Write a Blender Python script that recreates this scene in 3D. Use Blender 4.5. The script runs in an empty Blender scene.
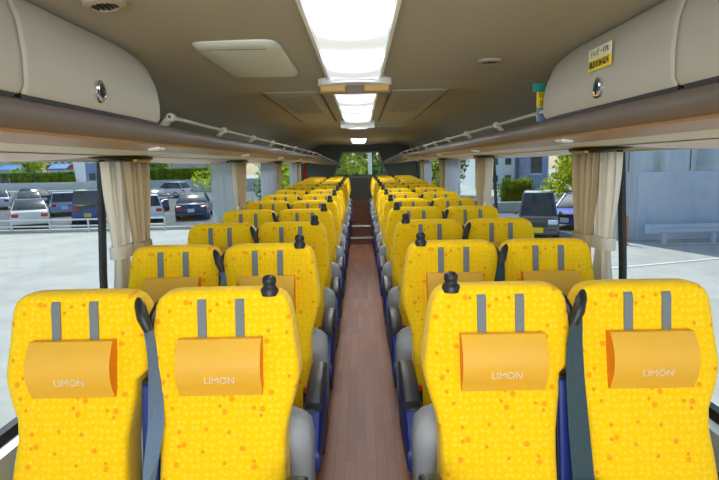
import bpy, bmesh, math, random
from mathutils import Vector, Matrix
random.seed(7)
C = bpy.context.scene.collection
scene = bpy.context.scene
PI = math.pi

# ------------------------------------------------------------------ camera, world, sun, big lights, exposure
CAM_Z = 1.575
def setup_camera():
    cam = bpy.data.cameras.new('camera')
    cam.sensor_width = 36.0
    cam.lens = 550.0 * 36.0 / 719.0
    cam.clip_start = 0.05
    cam.clip_end = 600
    o = bpy.data.objects.new('camera', cam)
    C.objects.link(o)
    th, roll, yaw = math.atan(76 / 550), math.radians(1.1), -0.00443
    f = Vector((math.sin(yaw) * math.cos(th), math.cos(yaw) * math.cos(th), -math.sin(th)))
    r = Vector((math.cos(yaw), -math.sin(yaw), 0))
    u = r.cross(f)
    r2 = r * math.cos(roll) - u * math.sin(roll)
    u2 = u * math.cos(roll) + r * math.sin(roll)
    m = Matrix((r2, u2, -f)).transposed().to_4x4()
    m.translation = (0, 0, CAM_Z)
    o.matrix_world = m
    scene.camera = o
setup_camera()

world = bpy.data.worlds.new('world')
scene.world = world
world.use_nodes = True
wn = world.node_tree.nodes
sky = wn.new('ShaderNodeTexSky')
sky.sky_type = 'NISHITA'
sky.sun_disc = False
sky.sun_elevation = math.radians(52)
sky.sun_rotation = math.radians(5)
sky.air_density = 1.0
sky.dust_density = 1.5
bg = wn['Background']
world.node_tree.links.new(sky.outputs[0], bg.inputs[0])
bg.inputs[1].default_value = 0.16

def sun_light():
    l = bpy.data.lights.new('sun', 'SUN')
    l.energy = 3.3
    l.angle = math.radians(0.6)
    l.color = (1.0, 0.95, 0.86)
    o = bpy.data.objects.new('sun', l)
    C.objects.link(o)
    o.rotation_euler = Vector((0.34, -1.0, -1.35)).to_track_quat('-Z', 'Y').to_euler()
    o.location = (2, 20, 30)
sun_light()

def area(name, loc, rot, sx, sy, power, col):
    l = bpy.data.lights.new(name, 'AREA')
    l.shape = 'RECTANGLE'
    l.size, l.size_y = sx, sy
    l.energy = power
    l.color = col
    o = bpy.data.objects.new(name, l)
    C.objects.link(o)
    o.location = loc
    o.rotation_euler = rot
    return o
# daylight coming in through the windscreen behind the camera
area('windscreen_daylight', (0, -1.5, 1.55), (math.radians(90), 0, 0), 2.1, 1.2, 62, (1.0, 0.97, 0.92))

scene.view_settings.view_transform = 'Standard'
scene.view_settings.look = 'None'
scene.view_settings.gamma = 1
scene.view_settings.use_curve_mapping = False
scene.view_settings.exposure = 0.47

# ------------------------------------------------------------------ helpers
def lin(c):
    def f(v):
        v /= 255.0
        return v / 12.92 if v <= 0.04045 else ((v + 0.055) / 1.055) ** 2.4
    return (f(c[0]), f(c[1]), f(c[2]), 1)

def mat(name, rgb, rough=0.6, metal=0.0, noise=0.0, nscale=30, bump=0.0, emit=None, estr=0.0, spec=0.5):
    m = bpy.data.materials.new(name)
    m.use_nodes = True
    nt = m.node_tree
    b = nt.nodes['Principled BSDF']
    b.inputs['Base Color'].default_value = lin(rgb)
    b.inputs['Roughness'].default_value = rough
    b.inputs['Metallic'].default_value = metal
    b.inputs['Specular IOR Level'].default_value = spec
    if noise or bump:
        tc = nt.nodes.new('ShaderNodeTexCoord')
        n = nt.nodes.new('ShaderNodeTexNoise')
        n.inputs['Scale'].default_value = nscale
        n.inputs['Detail'].default_value = 5
        nt.links.new(tc.outputs['Object'], n.inputs['Vector'])
        if noise:
            mx = nt.nodes.new('ShaderNodeMix')
            mx.data_type = 'RGBA'
            a = lin(rgb)
            mx.inputs['A'].default_value = (a[0] * (1 - noise), a[1] * (1 - noise), a[2] * (1 - noise), 1)
            mx.inputs['B'].default_value = (min(1, a[0] * (1 + noise)), min(1, a[1] * (1 + noise)), min(1, a[2] * (1 + noise)), 1)
            nt.links.new(n.outputs['Fac'], mx.inputs['Factor'])
            nt.links.new(mx.outputs['Result'], b.inputs['Base Color'])
        if bump:
            bp = nt.nodes.new('ShaderNodeBump')
            bp.inputs['Strength'].default_value = bump
            bp.inputs['Distance'].default_value = 0.01
            nt.links.new(n.outputs['Fac'], bp.inputs['Height'])
            nt.links.new(bp.outputs['Normal'], b.inputs['Normal'])
    if emit:
        b.inputs['Emission Color'].default_value = lin(emit)
        b.inputs['Emission Strength'].default_value = estr
    return m

def seat_fabric():
    m = bpy.data.materials.new('seat_fabric')
    m.use_nodes = True
    nt = m.node_tree
    N, L = nt.nodes, nt.links
    b = N['Principled BSDF']
    b.inputs['Roughness'].default_value = 0.85
    b.inputs['Specular IOR Level'].default_value = 0.15
    b.inputs['Sheen Weight'].default_value = 0.15
    tc = N.new('ShaderNodeTexCoord')
    def vor(scale, rnd, off):
        mp = N.new('ShaderNodeMapping')
        mp.inputs['Location'].default_value = off
        mp.inputs['Rotation'].default_value = (-PI / 2, 0, 0)
        L.new(tc.outputs['Object'], mp.inputs['Vector'])
        v = N.new('ShaderNodeTexVoronoi')
        v.feature = 'F1'
        v.voronoi_dimensions = '2D'
        v.inputs['Scale'].default_value = scale
        v.inputs['Randomness'].default_value = rnd
        L.new(mp.outputs[0], v.inputs['Vector'])
        return v
    def ramp(src, a, bb):
        r = N.new('ShaderNodeMapRange')
        r.inputs['From Min'].default_value = a
        r.inputs['From Max'].default_value = bb
        r.inputs['To Min'].default_value = 1
        r.inputs['To Max'].default_value = 0
        L.new(src, r.inputs['Value'])
        return r.outputs[0]
    def mix(fac, A, B):
        x = N.new('ShaderNodeMix')
        x.data_type = 'RGBA'
        L.new(fac, x.inputs['Factor'])
        if isinstance(A, tuple): x.inputs['A'].default_value = A
        else: L.new(A, x.inputs['A'])
        x.inputs['B'].default_value = B
        return x.outputs['Result']
    pale = vor(48, 0.5, (0.3, 0, 0.1))
    f1 = N.new('ShaderNodeMath'); f1.operation = 'MULTIPLY'; f1.inputs[1].default_value = 0.33
    L.new(ramp(pale.outputs['Distance'], 0.16, 0.36), f1.inputs[0])
    c = mix(f1.outputs[0], lin((252, 204, 3)), lin((255, 226, 80)))
    # orange-red petals: only some cells carry one
    red = vor(13, 0.95, (0.0, 0.37, 0))
    f2 = N.new('ShaderNodeMath'); f2.operation = 'MULTIPLY'
    L.new(ramp(red.outputs['Distance'], 0.05, 0.095), f2.inputs[0])
    f2.inputs[1].default_value = 0.62
    c = mix(f2.outputs[0], c, lin((236, 112, 22)))
    red2 = vor(9, 1.0, (0.7, 0.9, 0))
    f3 = N.new('ShaderNodeMath'); f3.operation = 'MULTIPLY'
    L.new(ramp(red2.outputs['Distance'], 0.06, 0.09), f3.inputs[0]); f3.inputs[1].default_value = 0.75
    c = mix(f3.outputs[0], c, lin((242, 150, 20)))
    L.new(c, b.inputs['Base Color'])
    n = N.new('ShaderNodeTexNoise'); n.inputs['Scale'].default_value = 350
    L.new(tc.outputs['Object'], n.inputs['Vector'])
    bp = N.new('ShaderNodeBump'); bp.inputs['Strength'].default_value = 0.25; bp.inputs['Distance'].default_value = 0.003
    L.new(n.outputs['Fac'], bp.inputs['Height']); L.new(bp.outputs['Normal'], b.inputs['Normal'])
    return m

def wood_floor():
    m = bpy.data.materials.new('wood_vinyl_floor')
    m.use_nodes = True
    nt = m.node_tree
    N, L = nt.nodes, nt.links
    b = N['Principled BSDF']
    b.inputs['Roughness'].default_value = 0.45
    tc = N.new('ShaderNodeTexCoord')
    mp = N.new('ShaderNodeMapping')
    mp.inputs['Rotation'].default_value = (0, 0, PI / 2)
    L.new(tc.outputs['Object'], mp.inputs['Vector'])
    br = N.new('ShaderNodeTexBrick')
    br.inputs['Scale'].default_value = 1.0
    br.inputs['Brick Width'].default_value = 0.42
    br.inputs['Row Height'].default_value = 0.055
    br.inputs['Mortar Size'].default_value = 0.0012
    br.inputs['Color1'].default_value = lin((176, 118, 86))
    br.inputs['Color2'].default_value = lin((148, 94, 66))
    br.inputs['Mortar'].default_value = lin((110, 68, 50))
    L.new(mp.outputs[0], br.inputs['Vector'])
    mp2 = N.new('ShaderNodeMapping'); mp2.inputs['Scale'].default_value = (60, 4, 1)
    L.new(tc.outputs['Object'], mp2.inputs['Vector'])
    n = N.new('ShaderNodeTexNoise'); n.inputs['Scale'].default_value = 1.5; n.inputs['Detail'].default_value = 6
    L.new(mp2.outputs[0], n.inputs['Vector'])
    mx = N.new('ShaderNodeMix'); mx.data_type = 'RGBA'; mx.blend_type = 'MULTIPLY'
    mx.inputs['Factor'].default_value = 0.5
    L.new(br.outputs['Color'], mx.inputs['A'])
    cr = N.new('ShaderNodeValToRGB')
    cr.color_ramp.elements[0].color = (0.55, 0.5, 0.48, 1)
    cr.color_ramp.elements[1].color = (1.2, 1.15, 1.1, 1)
    L.new(n.outputs['Fac'], cr.inputs[0]); L.new(cr.outputs[0], mx.inputs['B'])
    L.new(mx.outputs['Result'], b.inputs['Base Color'])
    return m

def glass_mat(name, tint, gloss=0.06):
    m = bpy.data.materials.new(name)
    m.use_nodes = True
    nt = m.node_tree
    nt.nodes.clear()
    o = nt.nodes.new('ShaderNodeOutputMaterial')
    t = nt.nodes.new('ShaderNodeBsdfTransparent'); t.inputs[0].default_value = lin(tint)
    g = nt.nodes.new('ShaderNodeBsdfGlossy'); g.inputs['Roughness'].default_value = 0.02
    x = nt.nodes.new('ShaderNodeMixShader'); x.inputs[0].default_value = gloss
    nt.links.new(t.outputs[0], x.inputs[1]); nt.links.new(g.outputs[0], x.inputs[2]); nt.links.new(x.outputs[0], o.inputs[0])
    return m

def translucent_mat(name, rgb, tr=0.4, clear=0.0):
    m = bpy.data.materials.new(name)
    m.use_nodes = True
    nt = m.node_tree
    nt.nodes.clear()
    o = nt.nodes.new('ShaderNodeOutputMaterial')
    d = nt.nodes.new('ShaderNodeBsdfDiffuse'); d.inputs[0].default_value = lin(rgb)
    t = nt.nodes.new('ShaderNodeBsdfTranslucent'); t.inputs[0].default_value = lin(rgb)
    x = nt.nodes.new('ShaderNodeMixShader'); x.inputs[0].default_value = tr
    nt.links.new(d.outputs[0], x.inputs[1]); nt.links.new(t.outputs[0], x.inputs[2])
    out = x.outputs[0]
    if clear:
        tp = nt.nodes.new('ShaderNodeBsdfTransparent')
        y = nt.nodes.new('ShaderNodeMixShader'); y.inputs[0].default_value = clear
        nt.links.new(out, y.inputs[1]); nt.links.new(tp.outputs[0], y.inputs[2]); out = y.outputs[0]
    nt.links.new(out, o.inputs[0])
    return m

def patchy(name, c1, c2, scale, rough=0.9, c3=None, sc3=1.0, stretch=(1, 1, 1)):
    m = bpy.data.materials.new(name)
    m.use_nodes = True
    nt = m.node_tree
    N, L = nt.nodes, nt.links
    b = N['Principled BSDF']; b.inputs['Roughness'].default_value = rough
    tc = N.new('ShaderNodeTexCoord')
    mp = N.new('ShaderNodeMapping'); mp.inputs['Scale'].default_value = stretch
    L.new(tc.outputs['Object'], mp.inputs['Vector'])
    n = N.new('ShaderNodeTexNoise'); n.inputs['Scale'].default_value = scale; n.inputs['Detail'].default_value = 8; n.inputs['Roughness'].default_value = 0.65
    L.new(mp.outputs[0], n.inputs['Vector'])
    cr = N.new('ShaderNodeValToRGB')
    cr.color_ramp.elements[0].position = 0.36; cr.color_ramp.elements[0].color = lin(c1)
    cr.color_ramp.elements[1].position = 0.64; cr.color_ramp.elements[1].color = lin(c2)
    if c3:
        e = cr.color_ramp.elements.new(0.5); e.color = lin(c3)
    L.new(n.outputs['Fac'], cr.inputs[0]); L.new(cr.outputs[0], b.inputs['Base Color'])
    return m

M = {}
M['fabric'] = seat_fabric()
M['floor'] = wood_floor()
M['pad'] = mat('amber_pad_leather', (230, 176, 52), 0.55, noise=0.04, nscale=8)
M['pad_side'] = mat('orange_pad_side', (240, 140, 14), 0.6)
M['strap'] = mat('grey_strap', (116, 124, 128), 0.7)
M['letter'] = mat('silver_lettering', (240, 228, 206), 0.4, 0.3)
M['shell'] = mat('grey_shell_plastic', (150, 156, 162), 0.5)
M['blue'] = mat('blue_plastic', (24, 48, 130), 0.4)
M['black'] = mat('black_plastic', (34, 36, 38), 0.45)
M['darkgrey'] = mat('dark_grey_plastic', (64, 68, 68), 0.45)
M['belt_blue'] = mat('slate_blue_webbing', (92, 116, 142), 0.6, bump=0.3, nscale=200)
M['belt_dark'] = mat('dark_teal_webbing', (40, 66, 74), 0.6, bump=0.3, nscale=200)
M['red'] = mat('red_button', (215, 30, 25), 0.4)
M['ceiling'] = mat('beige_ceiling', (160, 152, 132), 0.8, noise=0.02, nscale=3)
M['ceiling_rear'] = mat('beige_ceiling_rear', (150, 136, 108), 0.8)
M['cove'] = mat('grey_cove_lining', (140, 140, 128), 0.8)
M['bin'] = mat('grey_beige_bin', (180, 178, 168), 0.5)
M['seam'] = mat('bin_seam', (104, 102, 92), 0.6)
M['lip'] = mat('taupe_rack_lip', (108, 97, 89), 0.5)
M['accent'] = mat('tan_accent', (158, 122, 86), 0.4)
M['cream'] = mat('cream_panel', (212, 204, 178), 0.5)
M['header'] = mat('pink_white_header', (222, 200, 190), 0.4)
M['chrome'] = mat('chrome', (215, 218, 222), 0.12, 1.0)
M['brass'] = mat('brass', (200, 150, 60), 0.25, 1.0)
M['rail'] = mat('pale_rail', (200, 200, 190), 0.35)
M['white'] = mat('white_plastic', (225, 230, 228), 0.4)
M['hatch'] = mat('pale_hatch_plastic', (208, 216, 208), 0.4)
M['lamp'] = mat('lamp_diffuser', (240, 246, 250), 0.5, emit=(226, 242, 255), estr=3.4)
def lamp_mat(name, hi, lo, period, phase):
    m = mat(name, (240, 246, 250), 0.5, emit=(240, 247, 252), estr=1)
    nt = m.node_tree
    N, L = nt.nodes, nt.links
    tc = N.new('ShaderNodeTexCoord'); sp = N.new('ShaderNodeSeparateXYZ')
    L.new(tc.outputs['Object'], sp.inputs[0])
    def mth(op, a, b=None):
        n = N.new('ShaderNodeMath'); n.operation = op
        for i, v in enumerate((a, b)):
            if v is None: continue
            if isinstance(v, (int, float)): n.inputs[i].default_value = v
            else: L.new(v, n.inputs[i])
        return n.outputs[0]
    c = mth('COSINE', mth('MULTIPLY', mth('SUBTRACT', sp.outputs['Y'], phase), 2 * PI / period))
    c = mth('POWER', mth('ADD', mth('MULTIPLY', c, .5), .5), 2.4)
    ex = mth('SUBTRACT', 1.0, mth('POWER', mth('ABSOLUTE', mth('MULTIPLY', sp.outputs['X'], 8.2)), 3.0))
    st = mth('ADD', lo, mth('MULTIPLY', mth('MULTIPLY', c, ex), hi))
    L.new(st, N['Principled BSDF'].inputs['Emission Strength'])
    return m
M['lamp'] = lamp_mat('lamp_diffuser', 14, .42, .66, .40)
M['lamp_far'] = lamp_mat('lamp_diffuser_far', 50, 1.0, .66, .0)
M['lampend'] = mat('lamp_end_frost', (232, 238, 238), 0.4)
M['gold'] = mat('gold_brown_trim', (186, 146, 62), 0.35)
M['brown'] = mat('brown_trim', (108, 92, 78), 0.5)
M['rubber'] = mat('black_rubber', (16, 17, 20), 0.5)
M['wallp'] = mat('grey_wall_panel', (120, 124, 118), 0.6)
M['rearwall'] = mat('dark_green_grey_panel', (82, 86, 78), 0.7)
M['bracket'] = M['rail']
M['sill'] = mat('aluminium_sill', (190, 196, 198), 0.4, 0.4)
M['glass'] = glass_mat('window_glass', (236, 244, 246), 0.035)
M['rearglass'] = glass_mat('rear_window_glass', (228, 240, 236), 0.002)
M['curtain'] = translucent_mat('beige_curtain_cloth', (214, 198, 164), 0.4)
M['curtain_pale'] = translucent_mat('pale_curtain_cloth', (242, 238, 226), 0.4)
M['curtain_blue'] = translucent_mat('pale_blue_curtain_cloth', (206, 216, 228), 0.5)
M['sheer'] = translucent_mat('sheer_blue_reflection', (196, 208, 216), 0.5, 0.5)  # see-through blue that paints a curtain's reflection in the glass
M['redcloth'] = translucent_mat('red_cloth', (205, 30, 36), 0.3)
M['carpet'] = mat('brown_step_covering', (124, 78, 58), 0.7)
M['yellow_sticker'] = mat('yellow_sticker', (240, 214, 40), 0.5)
M['pale_sticker'] = mat('pale_sticker', (224, 226, 196), 0.5)
M['teal'] = mat('teal_card', (20, 140, 134), 0.5)
M['bluecard'] = mat('blue_grey_card', (120, 144, 176), 0.5)
M['ink'] = mat('dark_ink', (40, 38, 24), 0.6)
M['grille'] = mat('vent_grille', (128, 120, 100), 0.6)

def tag(o, label=None, cat=None, group=None, kind=None):
    if label: o['label'] = label
    if cat: o['category'] = cat
    if group: o['group'] = group
    if kind: o['kind'] = kind
    return o

def root(name, loc, label, cat, group=None, rz=0):
    o = bpy.data.objects.new(name, None)
    o.empty_display_size = 0.1
    C.objects.link(o)
    o.location = loc
    o.rotation_euler = (0, 0, rz)
    return tag(o, label, cat, group)

def link(name, bm, m, parent=None, smooth=False, ms=None):
    bmesh.ops.recalc_face_normals(bm, faces=bm.faces)
    me = bpy.data.meshes.new(name)
    bm.to_mesh(me)
    bm.free()
    for x in (ms or [m]):
        me.materials.append(x)
    if smooth:
        for p in me.polygons: p.use_smooth = True
        try: me.set_sharp_from_angle(angle=math.radians(42))
        except Exception: pass
    o = bpy.data.objects.new(name, me)
    C.objects.link(o)
    if parent: o.parent = parent
    return o

def nb(): return bmesh.new()

def box(bm, c, s, rot=None, bev=0.0, seg=2, mi=0):
    r = bmesh.ops.create_cube(bm, size=1.0)
    vs = r['verts']
    mtx = Matrix.Translation(c) @ (rot.to_4x4() if rot else Matrix()) @ Matrix.Diagonal((s[0], s[1], s[2], 1))
    bmesh.ops.transform(bm, matrix=mtx, verts=vs)
    fs = set(f for v in vs for f in v.link_faces)
    if bev > 0:
        es = list(set(e for v in vs for e in v.link_edges))
        rr = bmesh.ops.bevel(bm, geom=es, offset=bev, segments=seg, affect='EDGES', profile=0.5)
        fs = set(rr['faces']) | set(f for f in fs if f.is_valid)
    if mi:
        for f in fs:
            if f.is_valid: f.material_index = mi
    return bm

def loft(bm, secs, cap=True, closed=True, mi=0):
    rows = [[bm.verts.new(p) for p in s] for s in secs]
    n = len(rows[0])
    for a, b in zip(rows, rows[1:]):
        for i in range(n if closed else n - 1):
            j = (i + 1) % n
            f = bm.faces.new((a[i], a[j], b[j], b[i]))
            f.material_index = mi
    if cap:
        for r in (rows[0], rows[-1]):
            try:
                f = bm.faces.new(r); f.material_index = mi
            except Exception: pass
    return rows

def sgnp(v, p): return math.copysign(abs(v) ** p, v)

def ring(cx, cy, z, hw, hd, n=4.0, k=32):
    out = []
    for i in range(k):
        t = 2 * PI * i / k
        out.append((cx + hw * sgnp(math.cos(t), 2 / n), cy + hd * sgnp(math.sin(t), 2 / n), z))
    return out

def tube(bm, pts, r, k=8, cap=True, mi=0):
    pts = [Vector(p) for p in pts]
    secs = []
    for i, p in enumerate(pts):
        d = (pts[min(i + 1, len(pts) - 1)] - pts[max(i - 1, 0)]).normalized()
        a = d.cross(Vector((0, 0, 1)))
        if a.length < 1e-3: a = d.cross(Vector((1, 0, 0)))
        a.normalize(); b = d.cross(a).normalized()
        rr = r[i] if isinstance(r, (list, tuple)) else r
        secs.append([p + (a * math.cos(2 * PI * j / k) + b * math.sin(2 * PI * j / k)) * rr for j in range(k)])
    loft(bm, secs, cap, mi=mi)
    return bm

def lathe(bm, prof, c=(0, 0, 0), k=16, axis='z', mi=0):
    secs = []
    for r, h in prof:
        s = []
        for j in range(k):
            a, b = r * math.cos(2 * PI * j / k), r * math.sin(2 * PI * j / k)
            if axis == 'z': p = (c[0] + a, c[1] + b, c[2] + h)
            elif axis == 'x': p = (c[0] + h, c[1] + a, c[2] + b)
            else: p = (c[0] + a, c[1] + h, c[2] + b)
            s.append(p)
        secs.append(s)
    loft(bm, secs, mi=mi)
    return bm

def prism(bm, poly, axis, a, b, mi=0):
    """poly of 2-D points extruded along axis from a to b"""
    def mk(p, t):
        if axis == 'x': return (t, p[0], p[1])
        if axis == 'y': return (p[0], t, p[1])
        return (p[0], p[1], t)
    loft(bm, [[mk(p, a) for p in poly], [mk(p, b) for p in poly]], mi=mi)
    return bm

def ribbon(bm, pts, wid, th):
    """flat strap through pts; wid list = width vectors"""
    secs = []
    for i, p in enumerate(pts):
        p = Vector(p)
        d = (Vector(pts[min(i + 1, len(pts) - 1)]) - Vector(pts[max(i - 1, 0)])).normalized()
        w = Vector(wid[i]) if isinstance(wid, list) else Vector(wid)
        n = d.cross(w).normalized() * th
        secs.append([p - w / 2 - n, p + w / 2 - n, p + w / 2 + n, p - w / 2 + n])
    loft(bm, secs)
    return bm

def text_mesh(body, size, extrude=0.0004):
    cu = bpy.data.curves.new('tmp', 'FONT')
    cu.body = body; cu.size = size; cu.extrude = extrude
    cu.align_x = 'CENTER'; cu.align_y = 'CENTER'; cu.resolution_u = 3
    o = bpy.data.objects.new('tmp', cu)
    C.objects.link(o)
    bpy.context.view_layer.update()
    me = bpy.data.meshes.new_from_object(o.evaluated_get(bpy.context.evaluated_depsgraph_get()))
    bpy.data.objects.remove(o)
    me.materials.clear()
    return me

def put_text(name, body, size, m, mtx, parent=None, bold=False):
    me = text_mesh(body, size)
    me.materials.append(m)
    me.transform(mtx)
    o = bpy.data.objects.new(name, me)
    C.objects.link(o)
    if parent: o.parent = parent
    return o

def copy_tree(o, parent=None):
    c = o.copy()
    C.objects.link(c)
    if parent: c.parent = parent
    for ch in [x for x in o.children]:
        copy_tree(ch, c)
    return c

# ------------------------------------------------------------------ the bus shell
SLOPE = 0.014
def rise(y): return SLOPE * (y - 1.585)
Y0, Y1 = -1.3, 11.2
XC = -0.022

def build_shell():
    # aisle floor, gently sloping up to the rear
    bm = nb()
    ya, yb = Y0, 9.95
    loft(bm, [[(-1.17, ya, rise(ya) - .05), (1.17, ya, rise(ya) - .05), (1.17, ya, rise(ya)), (-1.17, ya, rise(ya))],
              [(-1.17, yb, rise(yb) - .05), (1.17, yb, rise(yb) - .05), (1.17, yb, rise(yb)), (-1.17, yb, rise(yb))]])
    tag(link('floor', bm, M['floor']), 'brown wood-look vinyl floor along the aisle', kind='structure')
    # ceiling
    prof = [(0, .43), (.35, .43), (.6, .425), (.78, .405), (.92, .355), (1.04, .27), (1.11, .17), (1.145, .05)]
    full = [(-x, z) for x, z in reversed(prof[1:])] + prof
    bm = nb()
    secs = []
    for y, dz in ((Y0, 0), (3.27, 0), (3.28, -.004), (3.30, -.004), (3.31, 0), (6.9, 0), (7.05, -.055), (Y1 + .05, -.06)):
        s = [(x, y, CAM_Z + z + dz * (1 - min(1, abs(x) / 1.05))) for x, z in full]
        s += [(x * 1.04, y, CAM_Z + z + .06) for x, z in reversed(full)]
        secs.append(s)
    loft(bm, secs)
    tag(link('ceiling', bm, M['ceiling'], smooth=True), kind='structure')
    for s, side in ((-1, 'left'), (1, 'right')):
        # lower wall with tumblehome, from below the floor to the sill
        bm = nb()
        prism(bm, [(s * 1.17, -.3), (s * 1.25, -.3), (s * 1.25, .70), (s * 1.17, .70)], 'y', Y0, Y1)
        tag(link('wall_' + side, bm, M['wallp']), kind='structure')
        # sill strip
        bm = nb()
        prism(bm, [(s * 1.10, .60), (s * 1.17, .58), (s * 1.20, .70), (s * 1.165, .715), (s * 1.12, .70)], 'y', Y0, Y1)
        tag(link('trim_1' if s < 0 else 'trim_2', bm, M['sill']), kind='structure')
        bm = nb()
        prism(bm, [(s * 1.150, .70), (s * 1.19, .70), (s * 1.187, .745), (s * 1.155, .745)], 'y', Y0, Y1)
        tag(link('trim_3' if s < 0 else 'trim_4', bm, M['rubber']), kind='structure')
        # upper wall above the windows
        bm = nb()
        prism(bm, [(s * 1.13, CAM_Z + .03), (s * 1.19, CAM_Z + .03), (s * 1.19, CAM_Z + .14), (s * 1.14, CAM_Z + .14)], 'y', Y0, Y1)
        tag(link('trim_5' if s < 0 else 'trim_6', bm, M['cream']), kind='structure')
        # panes and pillars
        edges = [Y0, 2.42, 4.72, 7.02, 9.32, 11.15]
        for i in range(5):
            a, b = edges[i], edges[i + 1]
            zt, zb = CAM_Z + .035, .72
            xt, xb, xm = 1.125, 1.172, 1.158
            bm = nb()
            loft(bm, [[(s * xb, y, zb), (s * xm, y, 1.1), (s * xt, y, zt), (s * (xt + .005), y, zt), (s * (xm + .005), y, 1.1), (s * (xb + .005), y, zb)] for y in (a + .03, b - .03)])
            w = tag(link('window_%d' % (i + 1 + (5 if s > 0 else 0)), bm, M['glass']), kind='structure')
            bm = nb()
            loft(bm, [[(s * (x0 + dx), y, z) for (dx, y) in ((-.004, b - .020), (-.004, b + .020), (.014, b + .020), (.014, b - .020))]
                      for x0, z in ((xb, zb - .05), (xm, 1.1), (xt, zt + .03))])
            link('window_frame', bm, M['rubber'], w)
    # dark rubber seal under the rack at the near windows is the header built with the racks
    # rear wall with its trapezoid window
    zb, zt = CAM_Z - .225, CAM_Z + .235
    wb, wt = .53, .36
    hole = [(-wb, zb), (wb, zb), (wt, zt), (-wt, zt)]
    outer = [(-1.2, -.3), (1.2, -.3), (1.2, CAM_Z + .5), (-1.2, CAM_Z + .5)]
    bm = nb()
    secs = []
    for y in (Y1 - .02, Y1 + .08):
        o = [bm.verts.new((x, y, z)) for x, z in outer]
        h = [bm.verts.new((x, y, z)) for x, z in hole]
        secs.append((o, h))
        for i in range(4):
            j = (i + 1) % 4
            bm.faces.new((o[i], o[j], h[j], h[i]))
    for i in range(4):
        j = (i + 1) % 4
        bm.faces.new((secs[0][1][i], secs[0][1][j], secs[1][1][j], secs[1][1][i]))
        bm.faces.new((secs[0][0][i], secs[0][0][j], secs[1][0][j], secs[1][0][i]))
    tag(link('wall_back', bm, M['rearwall']), kind='structure')
    # rear window: pane, frame, side quarter panes' trim
    bm = nb()
    prism(bm, hole, 'y', Y1 + .02, Y1 + .026)
    w = tag(link('window_11', bm, M['rearglass']), kind='structure')
    bm = nb()
    pts = [(x, Y1 - .03, z) for x, z in hole]
    for i in range(4):
        tube(bm, [pts[i], pts[(i + 1) % 4]], .018, 6)
    link('window_frame', bm, M['wallp'], w)
    # steps up at the rear of the aisle
    def step(name, y0, y1, z0, z1, half=.24):
        bm = nb()
        box(bm, (0, (y0 + y1) / 2, (z0 + z1) / 2), (2 * half, y1 - y0, z1 - z0))
        st = tag(link(name, bm, M['carpet']), kind='structure')
        bm = nb()
        box(bm, (0, y0 + .006, z1 - .004), (2 * half, .045, .022), bev=.004)
        tag(link('step_nosing', bm, M['white'], st), 'white nosing strip')
    step('floor_step', 9.95, 10.25, .0, CAM_Z - 1.335, .215)
    step('floor_step', 10.25, 10.95, .0, CAM_Z - 1.15, .215)
    bm = nb(); box(bm, (0, 11.03, .5), (.43, .18, .72), bev=.01)
    tag(link('wall_rear_plinth', bm, M['carpet']), kind='structure')
    bm = nb(); box(bm, (0, 11.1, 1.08), (.43, .14, .48), bev=.01)
    tag(link('wall_rear_panel', bm, M['rearwall']), kind='structure')
    # raised seat platforms on both sides
    for s in (-1, 1):
        bm = nb()
        secs = []
        for y in (Y0, Y1 - .02):
            r = rise(y)
            secs.append([(s * .25, y, r), (s * 1.168, y, r), (s * 1.168, y, r + .10), (s * .25, y, r + .10)])
        loft(bm, secs)
        tag(link('floor_platform', bm, M['darkgrey']), kind='structure')
build_shell()

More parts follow.
